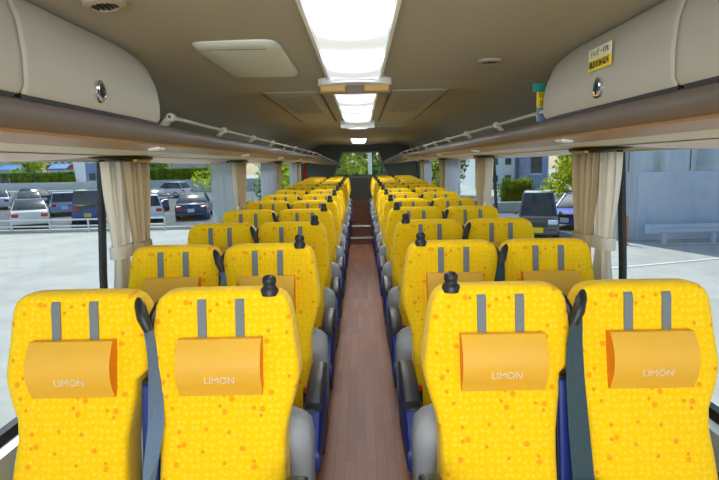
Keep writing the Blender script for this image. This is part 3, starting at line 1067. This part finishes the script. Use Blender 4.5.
def leafmat(name, c1, c2):
    m = translucent_mat(name, c1, .6)
    nt = m.node_tree
    n = nt.nodes.new('ShaderNodeTexNoise'); n.inputs['Scale'].default_value = 1.4
    tc = nt.nodes.new('ShaderNodeTexCoord'); nt.links.new(tc.outputs['Object'], n.inputs['Vector'])
    cr = nt.nodes.new('ShaderNodeValToRGB')
    cr.color_ramp.elements[0].position = .38; cr.color_ramp.elements[1].position = .6
    cr.color_ramp.elements[0].color = lin(c1); cr.color_ramp.elements[1].color = lin(c2)
    nt.links.new(n.outputs['Fac'], cr.inputs[0])
    for x in nt.nodes:
        if x.type in ('BSDF_DIFFUSE', 'BSDF_TRANSLUCENT'): nt.links.new(cr.outputs[0], x.inputs[0])
    return m
M['leaf_y'] = leafmat('yellow_green_leaves', (150, 172, 30), (206, 214, 50))
M['leaf_g'] = leafmat('green_leaves', (72, 108, 34), (128, 156, 56))

def outside_ground():
    bm = nb(); box(bm, (0, 60, G - .1), (420, 260, .2))
    tag(link('ground', bm, M['concrete']), kind='structure')
    rot = Matrix.Rotation(math.radians(8), 3, 'Z')
    bm = nb(); box(bm, (-52, 49.5, G + .005), (96, 56, .01), rot)
    tag(link('ground_parking_asphalt', bm, M['asphalt']), kind='structure')
    bm = nb(); box(bm, (20, 34, G + .005), (34, 26, .01))
    tag(link('ground_yard_asphalt', bm, M['asphalt']), kind='structure')
    bm = nb()
    for a, b in (((6.6, 14.7), (12.5, 16.6)), ((9.2, 18.9), (16, 18.7)), ((11.5, 13.6), (14.5, 12.2))):
        ribbon(bm, [(a[0], a[1], G + .012), (b[0], b[1], G + .012)], Vector((b[1] - a[1], a[0] - b[0], 0)).normalized() * .12, .003)
    tag(link('trim_lane_lines', bm, M['whiteline']), kind='structure')
    bm = nb(); box(bm, (-30, 25.3, G + .06), (60, .35, .16), Matrix.Rotation(math.radians(3), 3, 'Z'), bev=.02)
    tag(link('trim_kerb', bm, M['concrete']), kind='structure')
outside_ground()

def car(x, y, rz_deg, style, col, label, plate='w', front=False, L=4.3, W=1.7, H=1.45):
    """(x, y) is the bumper nearest the bus; rz turns the car's nose from +y"""
    rz = math.radians(rz_deg)
    nose = Vector((-math.sin(rz), math.cos(rz), 0))
    c = Vector((x, y, 0)) + (nose * (L / 2) if not front else -nose * (L / 2))
    r = root('car', (c.x, c.y, G), label, 'car', None, rz)
    paint = mat('car_paint', col, 0.25, 0.15)
    w = W / 2
    if style == 'sedan':
        body = [(-L/2, .40, .62, .86), (-L/2 + .05, .30, .88, .93), (-L/2 + .5, .22, .96, 1), (-.9, .2, .92, 1), (.9, .2, .90, 1), (L/2 - .9, .22, .84, 1), (L/2 - .25, .25, .72, .95), (L/2, .35, .58, .82)]
        cab = [(-L/2 + .55, .95, .0), (-L/2 + 1.15, .95, H - .95), (-.2, .95, H - .92), (.35, .92, H - .96), (1.15, .90, .0)]
    elif style == 'van':
        body = [(-L/2, .35, .80, .92), (-L/2 + .05, .28, .95, .99), (-L/2 + .4, .22, .98, 1), (0, .2, .98, 1), (L/2 - .6, .22, .96, 1), (L/2 - .1, .25, .88, .97), (L/2, .35, .70, .9)]
        cab = [(-L/2 + .03, .95, .2), (-L/2 + .15, .95, H - .97), (0, .95, H - .93), (L/2 - 1.0, .95, H - .97), (L/2 - .35, .93, .0)]
    else:
        body = [(-L/2, .38, .72, .88), (-L/2 + .05, .28, .92, .97), (-L/2 + .45, .22, .96, 1), (0, .2, .94, 1), (L/2 - .9, .22, .88, 1), (L/2 - .2, .25, .76, .94), (L/2, .35, .6, .82)]
        cab = [(-L/2 + .08, .93, .0), (-L/2 + .45, .93, H - .98), (-.2, .93, H - .93), (.3, .93, H - .97), (L/2 - 1.0, .90, .0)]
    bm = nb(); secs = []
    for yy, z0, z1, k in body:
        ww = w * k
        secs.append([(-ww * .9, yy, z0), (-ww, yy, z0 + .12), (-ww, yy, z0 + (z1 - z0) * .6), (-ww * .93, yy, z1 - .03), (-ww * .8, yy, z1), (ww * .8, yy, z1), (ww * .93, yy, z1 - .03), (ww, yy, z0 + (z1 - z0) * .6), (ww, yy, z0 + .12), (ww * .9, yy, z0)])
    loft(bm, secs)
    link('car_body', bm, paint, r, True)
    bm = nb(); secs = []
    for yy, zb, h in cab:
        wb, wt = w * .90, w * (.90 - .2 * min(1, h / .5))
        secs.append([(-wb, yy, zb - .06), (-wt, yy, zb + h), (-wt * .9, yy, zb + h + .015), (wt * .9, yy, zb + h + .015), (wt, yy, zb + h), (wb, yy, zb - .06)])
    loft(bm, secs)
    link('window_glass', bm, M['carglass'], r, True)
    # roof skin and pillars over the glass
    bm = nb(); secs = []
    top = [q for q in cab if q[2] > .3]
    a_, b_ = top[0], top[-1]
    for i in range(5):
        t = i / 4
        yy = a_[0] + (b_[0] - a_[0]) * t
        zz = H - .02 + .025 * math.sin(PI * t)
        wt = w * .73
        secs.append([(-wt, yy, zz - .04), (-wt * .93, yy, zz), (wt * .93, yy, zz), (wt, yy, zz - .04)])
    loft(bm, secs)
    link('roof', bm, paint, r, True)
    for s in (-1, 1):
        for (p, q) in ((cab[0], top[0]), (cab[-1], top[-1])):
            bm = nb(); tube(bm, [(s * w * .885, p[0], p[1]), (s * w * .72, q[0], H - .04)], .035, 6)
            link('pillar', bm, paint, r)
        bm = nb(); tube(bm, [(s * w * .90, .05, .93), (s * w * .72, -.05, H - .04)], .03, 6)
        link('pillar', bm, M['grille_d'], r)
        bm = nb(); box(bm, (s * (w + .07), L * .16 + .15, .98), (.14, .09, .11), bev=.03)
        link('wing_mirror', bm, paint, r)
        for yy in (-L * .30, L * .31):
            bm = nb(); lathe(bm, [(.0, -.10), (.29, -.10), (.31, -.07), (.31, .07), (.29, .10), (.0, .10)], (s * (w - .09), yy, .31), 20, 'x')
            wh = link('wheel', bm, M['tyre'], r, True)
            bm = nb(); lathe(bm, [(.0, -.02), (.19, -.02), (.2, .0), (.12, .015), (0, .02)] if s > 0 else [(0, -.02), (.12, -.015), (.2, 0), (.19, .02), (0, .02)], (s * (w + .012), yy, .31), 16, 'x')
            link('rim', bm, M['rim'], wh, True)
        zl = .72 if style != 'van' else .9
        bm = nb(); box(bm, (s * w * .72, -L / 2 - .0, zl), (.30 if style != 'van' else .16, .10, .17 if style != 'van' else .35), bev=.03)
        tag(link('tail_lamp', bm, M['taillamp'], r), 'red tail lamp')
        bm = nb(); box(bm, (s * w * .68, L / 2 - .06, .62 if style != 'van' else .72), (.34, .16, .17), bev=.04)
        link('headlamp', bm, M['headlamp'], r)
    bm = nb(); box(bm, (0, -L / 2 - .05, .56), (.36, .03, .2), bev=.01)
    link('number_plate', bm, M['plate_' + plate], r)
    bm = nb(); box(bm, (0, L / 2 + .06, .44), (.36, .03, .2), bev=.01)
    link('number_plate', bm, M['plate_' + plate], r)
    bm = nb(); box(bm, (0, L / 2 - .0, .62), (W * .42, .06, .16), bev=.02)
    link('grille', bm, M['grille_d'], r)
    for e in (-1, 1):
        bm = nb(); box(bm, (0, e * (L / 2 - .03), .36), (W * .92, .16, .2), bev=.05)
        link('bumper', bm, paint, r)
    return r
car(-16.6, 27.4, 30, 'sedan', (232, 230, 226), 'white sedan with red tail lamps parked nearest, seen from behind at far left', W=1.78, H=1.42, L=4.6)
car(-27.5, 41.5, 30, 'sedan', (214, 222, 232), 'pale silver sedan at the far left edge behind the white sedan')
car(-21.5, 35.5, 30, 'sedan', (172, 190, 212), 'silver-blue sedan directly behind the nearest white sedan', H=1.5)
car(-26.2, 45.5, 55, 'sedan', (44, 56, 76), 'dark navy sedan parked between the silver sedan and the hatchback')
car(-18.8, 34.8, 30, 'hatch', (150, 172, 200), 'silver-blue hatchback left of the blue van', W=1.7, H=1.5)
car(-14.4, 28.8, 27, 'van', (42, 84, 150), 'blue boxy van with yellow number plate beside first left pillar', 'y', W=1.5, H=1.85, L=3.5)
car(-54.5, 84.6, 60, 'van', (210, 216, 222), 'white minivan driving on the far road', W=1.75, H=1.85, L=4.6)
car(-25.6, 36.0, 30, 'hatch', (52, 56, 62), 'dark grey car cut by the left edge of the window', W=1.7)
car(-11.45, 29.3, 22, 'hatch', (228, 232, 236), 'white hatchback seen from behind through the second left window', W=1.7, H=1.5)
car(-14.0, 37.5, 22, 'sedan', (62, 96, 136), 'mid-blue sedan behind the white hatchback, second left window', W=1.75)
car(-9.5, 30.6, 12, 'sedan', (40, 62, 104), 'dark blue sedan seen from behind in the second left window', W=1.85, H=1.42, L=4.6)
car(-17.0, 54, 70, 'hatch', (232, 232, 228), 'white hatchback parked side-on by the pale fence', H=1.55, L=3.9)
car(-42, 100, 80, 'hatch', (30, 34, 42), 'black car passing on the far road', W=1.8, H=1.6, L=4.6)
car(6.45, 20.0, 163, 'van', (92, 96, 96), 'dark grey boxy kei wagon with yellow number plate, facing the bus', 'y', True, L=3.4, W=1.48, H=1.75)
car(8.6, 23.2, 140, 'hatch', (40, 78, 176), 'bright blue hatchback beside the dark kei wagon', 'w', True, L=4.1, W=1.7, H=1.5)

# right: overpass abutment, steel barrier, orange post
def abutment():
    r = root('abutment_wall', (18, 19.8, G), 'tall blue-grey stained concrete wall outside the first right window', 'concrete wall')
    bm = nb(); box(bm, (-4.4 + 8.6, .35, 3.2), (17.6 + 8, .7, 6.4))
    bm.free()
    bm = nb(); box(bm, (.1, .45, 3.4), (17.6, .7, 6.8), bev=.03)
    link('upper_wall', bm, M['wallu'], r)
    bm = nb(); box(bm, (.42, .12, 1.24), (16.9, .14, 2.48), bev=.03)
    link('lower_wall', bm, M['wallc'], r)
    bm = nb()
    for k in range(8): box(bm, (-8.4 + k * 2.2, .09, 4.6), (.03, .03, 4.2))
    link('panel_joint', bm, M['seam'], r)
abutment()
def barrier():
    r = root('crash_barrier', (13.5, 18.9, G), 'pale steel crash barrier in front of the blue-grey wall', 'crash barrier')
    bm = nb()
    prof = [(0, .38), (-.05, .42), (-.05, .48), (-.01, .53), (-.05, .58), (-.05, .66), (0, .70), (.02, .70), (.02, .38)]
    prism(bm, prof, 'x', -3.7, 6)
    link('beam', bm, M['railsteel'], r)
    for k in range(6):
        bm = nb(); box(bm, (-3.0 + k * 1.7, .05, .34), (.12, .1, .68), bev=.01)
        link('post', bm, M['railsteel'], r)
barrier()
bm = nb(); lathe(bm, [(0, 0), (.10, 0), (.10, .02), (.06, .04), (.055, .98), (.04, 1.02), (0, 1.02)], (0, 0, 0), 14)
o = tag(link('bollard', bm, M['orange'], None, True), 'orange bollard post at the left end of blue-grey wall', 'bollard'); o.location = (9.15, 18.9, G)

def left_fence():
    r = root('pipe_fence', (-13, 26, G), 'low white pipe fence in front of the parked cars', 'pipe fence')
    a = math.radians(2)
    for z in (.30, .60):
        bm = nb(); tube(bm, [(-9, -.3, z), (3.6, .1, z)], .035, 8)
        link('pipe_rail', bm, M['white'], r, True)
    for k in range(8):
        bm = nb(); tube(bm, [(-9 + k * 1.8, -.3 + k * .057, 0), (-9 + k * 1.8, -.3 + k * .057, .62)], .04, 8)
        link('post', bm, M['white'], r, True)
left_fence()

def road_wall():
    bm = nb(); box(bm, (0, 0, .55), (130, .3, 1.1), bev=.02)
    o = tag(link('road_wall', bm, M['fencew']), 'long pale grey wall along the far road on the left', 'wall'); o.location = (-62, 82, G)
    r = root('panel_fence', (-22, 66, G), 'pale ribbed panel fence behind the white hatchback, second left window', 'fence')
    bm = nb()
    for k in range(30): box(bm, (-9 + k * .8, 0, .75), (.72, .06, 1.5), bev=.01)
    link('panels', bm, M['fencew'], r)
    bm = nb()
    for k in range(16): box(bm, (-9.4 + k * 1.6, .05, .78), (.08, .08, 1.56))
    link('posts', bm, M['railsteel'], r)
road_wall()

def building(x, y, w, d, h, m, label, nwx=4, nwz=3, band=None):
    r = root('building', (x, y, G), label, 'building')
    bm = nb(); box(bm, (0, 0, h / 2), (w, d, h))
    link('walls', bm, m, r)
    bm = nb(); box(bm, (0, 0, h + .15), (w + .4, d + .4, .3))
    link('roof', bm, M['white_b'], r)
    for i in range(nwx):
        for j in range(nwz):
            xx = -w / 2 + w * (i + .5) / nwx; zz = h * (j + .55) / nwz
            bm = nb(); box(bm, (xx, -d / 2 - .03, zz), (w / nwx * .45, .08, h / nwz * .4))
            wd = link('window', bm, M['carglass'], r)
            bm = nb(); box(bm, (xx, -d / 2 - .06, zz - h / nwz * .22), (w / nwx * .5, .14, .12))
            link('sill', bm, M['white_b'], wd)
    if band:
        bm = nb(); box(bm, (0, -d / 2 - .08, h * .55), (w, .12, h * .16))
        link('colour_band', bm, band, r)
    return r
building(-80, 118, 26, 12, 13, M['cream_b'], 'cream building at far left beyond the hedges', 5, 4)
building(-58.6, 112, 5.4, 8, 6.2, M['white_b'], 'low white building with red band beyond the hedges', 4, 2, M['red_b'])
building(-44.6, 94, 2.2, 4, 6, M['blue_b'], 'narrow blue-grey building beside first left pillar', 1, 2)
building(-34, 116, 14, 8, 9, M['pink_b'], 'pinkish building above the hedge in the second left window', 4, 3)
building(15, 66, 4.4, 8, 7.5, M['white_b'], 'white building with dark openings at left of the second right window', 3, 4)
building(19.0, 62, 2.6, 4, 4.6, M['blue_b'], 'blue-grey building block between white building and bright tree', 1, 1)
for i, (x, y, w, c) in enumerate(((-73, 104, 3.2, 'small blue awning at far left above hedge'), (-65.5, 104, 4.2, 'wider blue awning left of the red-banded building'), (-56, 103, 3.4, 'blue awning in front of the red-banded building'))):
    r = root('awning', (x, y, G), c, 'awning', 'blue awnings behind the hedge')
    bm = nb(); prism(bm, [(-1, 3.0), (1, 3.9), (1, 4.0), (-1, 3.15)], 'x', -w / 2, w / 2)
    link('canopy', bm, M['awning'], r)
    for sx in (-1, 1):
        bm = nb(); tube(bm, [(sx * w * .45, -.8, 0), (sx * w * .45, -.8, 3.1)], .06, 6)
        link('pole', bm, M['white'], r)

def foliage(bm, c, rad, n, leaf, rnd):
    for _ in range(n):
        v = Vector((rnd.gauss(0, 1), rnd.gauss(0, 1), rnd.gauss(0, 1))).normalized() * (rnd.random() ** .4)
        p = Vector((c[0] + v.x * rad[0], c[1] + v.y * rad[1], c[2] + v.z * rad[2]))
        u = Vector((rnd.gauss(0, 1), rnd.gauss(0, 1), rnd.gauss(0, 1))).normalized() * leaf * rnd.uniform(.6, 1.2)
        w = u.cross(Vector((rnd.gauss(0, 1), rnd.gauss(0, 1), rnd.gauss(0, 1)))).normalized() * u.length * .55
        vs = [bm.verts.new(q) for q in (p - u, p - w * .9, p + u, p + w * .9)]
        bm.faces.new(vs)

def tree(x, y, h, cr, m, label, seed, n=1500, leaf=.16, low=.35):
    rnd = random.Random(seed)
    r = root('tree', (x, y, G), label, 'tree')
    bm = nb(); tube(bm, [(0, 0, 0), (.05, 0, h * .3), (-.05, .05, h * .6), (0, 0, h * .85)], [cr * .1, cr * .08, cr * .06, .02], 8)
    for k in range(6):
        a = k * 1.05
        tube(bm, [(0, 0, h * (.35 + .05 * k)), (math.cos(a) * cr * .4, math.sin(a) * cr * .4, h * (.5 + .05 * k)), (math.cos(a) * cr * .75, math.sin(a) * cr * .75, h * (.58 + .05 * k))], [cr * .04, cr * .03, .015], 6)
    link('trunk', bm, M['bark'], r, True)
    bm = nb()
    nbk = 9
    for k in range(nbk):
        a = rnd.random() * 2 * PI; q = rnd.random() ** .5 * cr * .6
        foliage(bm, (math.cos(a) * q, math.sin(a) * q, h * (low + (.92 - low) * (k + .5) / nbk)), (cr * .55, cr * .55, h * .16), n // nbk, leaf, rnd)
    link('foliage', bm, m, r)
    return r
def hedge(x0, x1, y, h, d, m, label, seed, n=1800, leaf=.22, rz=0):
    rnd = random.Random(seed)
    w = x1 - x0
    r = root('hedge', ((x0 + x1) / 2, y, G), label, 'hedge', None, rz)
    bm = nb()
    box(bm, (0, 0, h * .45), (w * .97, d * .7, h * .85), bev=min(.3, d * .2))
    link('inner_twigs', bm, M['leaf_g'], r)
    bm = nb()
    k = max(2, int(w / 1.4))
    for i in range(k):
        foliage(bm, (-w / 2 + w * (i + .5) / k, 0, h * .52), (w / k * .8, d * .6, h * (.5 + .08 * math.sin(i * 2.3))), n // k, leaf, rnd)
    link('leaves', bm, m, r)
hedge(-84, -65, 92, 3.0, 2.2, M['leaf_g'], 'long trimmed green hedge beyond the far road wall, far left', 1)
hedge(-62.5, -47.5, 92, 2.9, 2.2, M['leaf_g'], 'shorter green hedge left of the blue-grey building', 2, 1200)
hedge(-35, -20, 84, 3.2, 2.2, M['leaf_g'], 'green hedge above the pale ribbed fence, second left window', 3, 1500)
tree(-60, 100, 6.4, 3.2, M['leaf_y'], 'yellow-green tree between the cream building and red-banded building', 5, 1200, .3)
tree(-37, 99, 6.5, 3.4, M['leaf_g'], 'green tree left of the pinkish building in second left window', 6, 1200, .3)
tree(-11.5, 46, 6.2, 2.4, M['leaf_y'], 'yellow-green tree seen between the curtains of the third left window', 7, 1800, .18, .2)
tree(-10.5, 71, 6.5, 3.0, M['leaf_g'], 'green tree far beyond the fourth left window', 18, 1400, .25, .2)
tree(13.9, 36, 5.6, 2.3, M['leaf_y'], 'bright yellow-green tree in the second right window', 9, 4200, .17, .2)
tree(17.6, 39, 6.4, 2.4, M['leaf_y'], 'bright yellow-green tree behind the first right curtains', 10, 2200, .16, .2)
tree(8.0, 50, 5.5, 2.2, M['leaf_g'], 'green tree beyond the third right window', 19, 1600, .2, .2)
hedge(9.4, 11.4, 37, 1.9, 1.4, M['leaf_g'], 'small green bush left of the bright tree', 11, 900, .14)
hedge(12.6, 17.6, 33.2, 1.2, 1.2, M['leaf_g'], 'low planting at the foot of the bright tree', 12, 900, .12)
bm = nb(); box(bm, (0, 0, .3), (16, .35, .6), bev=.03)
o = tag(link('retaining_kerb', bm, M['concrete']), 'pale retaining kerb below the bright tree', 'kerb'); o.location = (14.5, 32, G)
# behind the bus, seen through the rear window
tree(-1.9, 26, 6.0, 2.6, M['leaf_y'], 'yellow-green tree left in the rear window', 13, 4200, .15, .08)
tree(1.2, 29, 5.6, 2.2, M['leaf_g'], 'darker green tree right of the white pole in the rear window', 14, 2200, .14, .1)
tree(3.4, 25, 4.2, 1.7, M['leaf_y'], 'yellow-green shrub-like tree at the right of the rear window', 15, 1500, .12, .05)
tree(-4.6, 30, 6.2, 2.2, M['leaf_g'], 'green tree at the left edge of the rear window', 16, 1600, .14, .08)
bm = nb(); lathe(bm, [(0, 0), (.07, 0), (.055, 4), (.045, 8), (0, 8)], k=12)
o = tag(link('lamp_pole', bm, M['white'], None, True), 'white pole standing behind the bus, right of rear window centre', 'pole'); o.location = (.30, 17.5, G)
hedge(-5, 5, 34, 3.4, 1.5, M['leaf_g'], 'long green hedge behind the trees beyond the rear window', 17, 2500, .16)
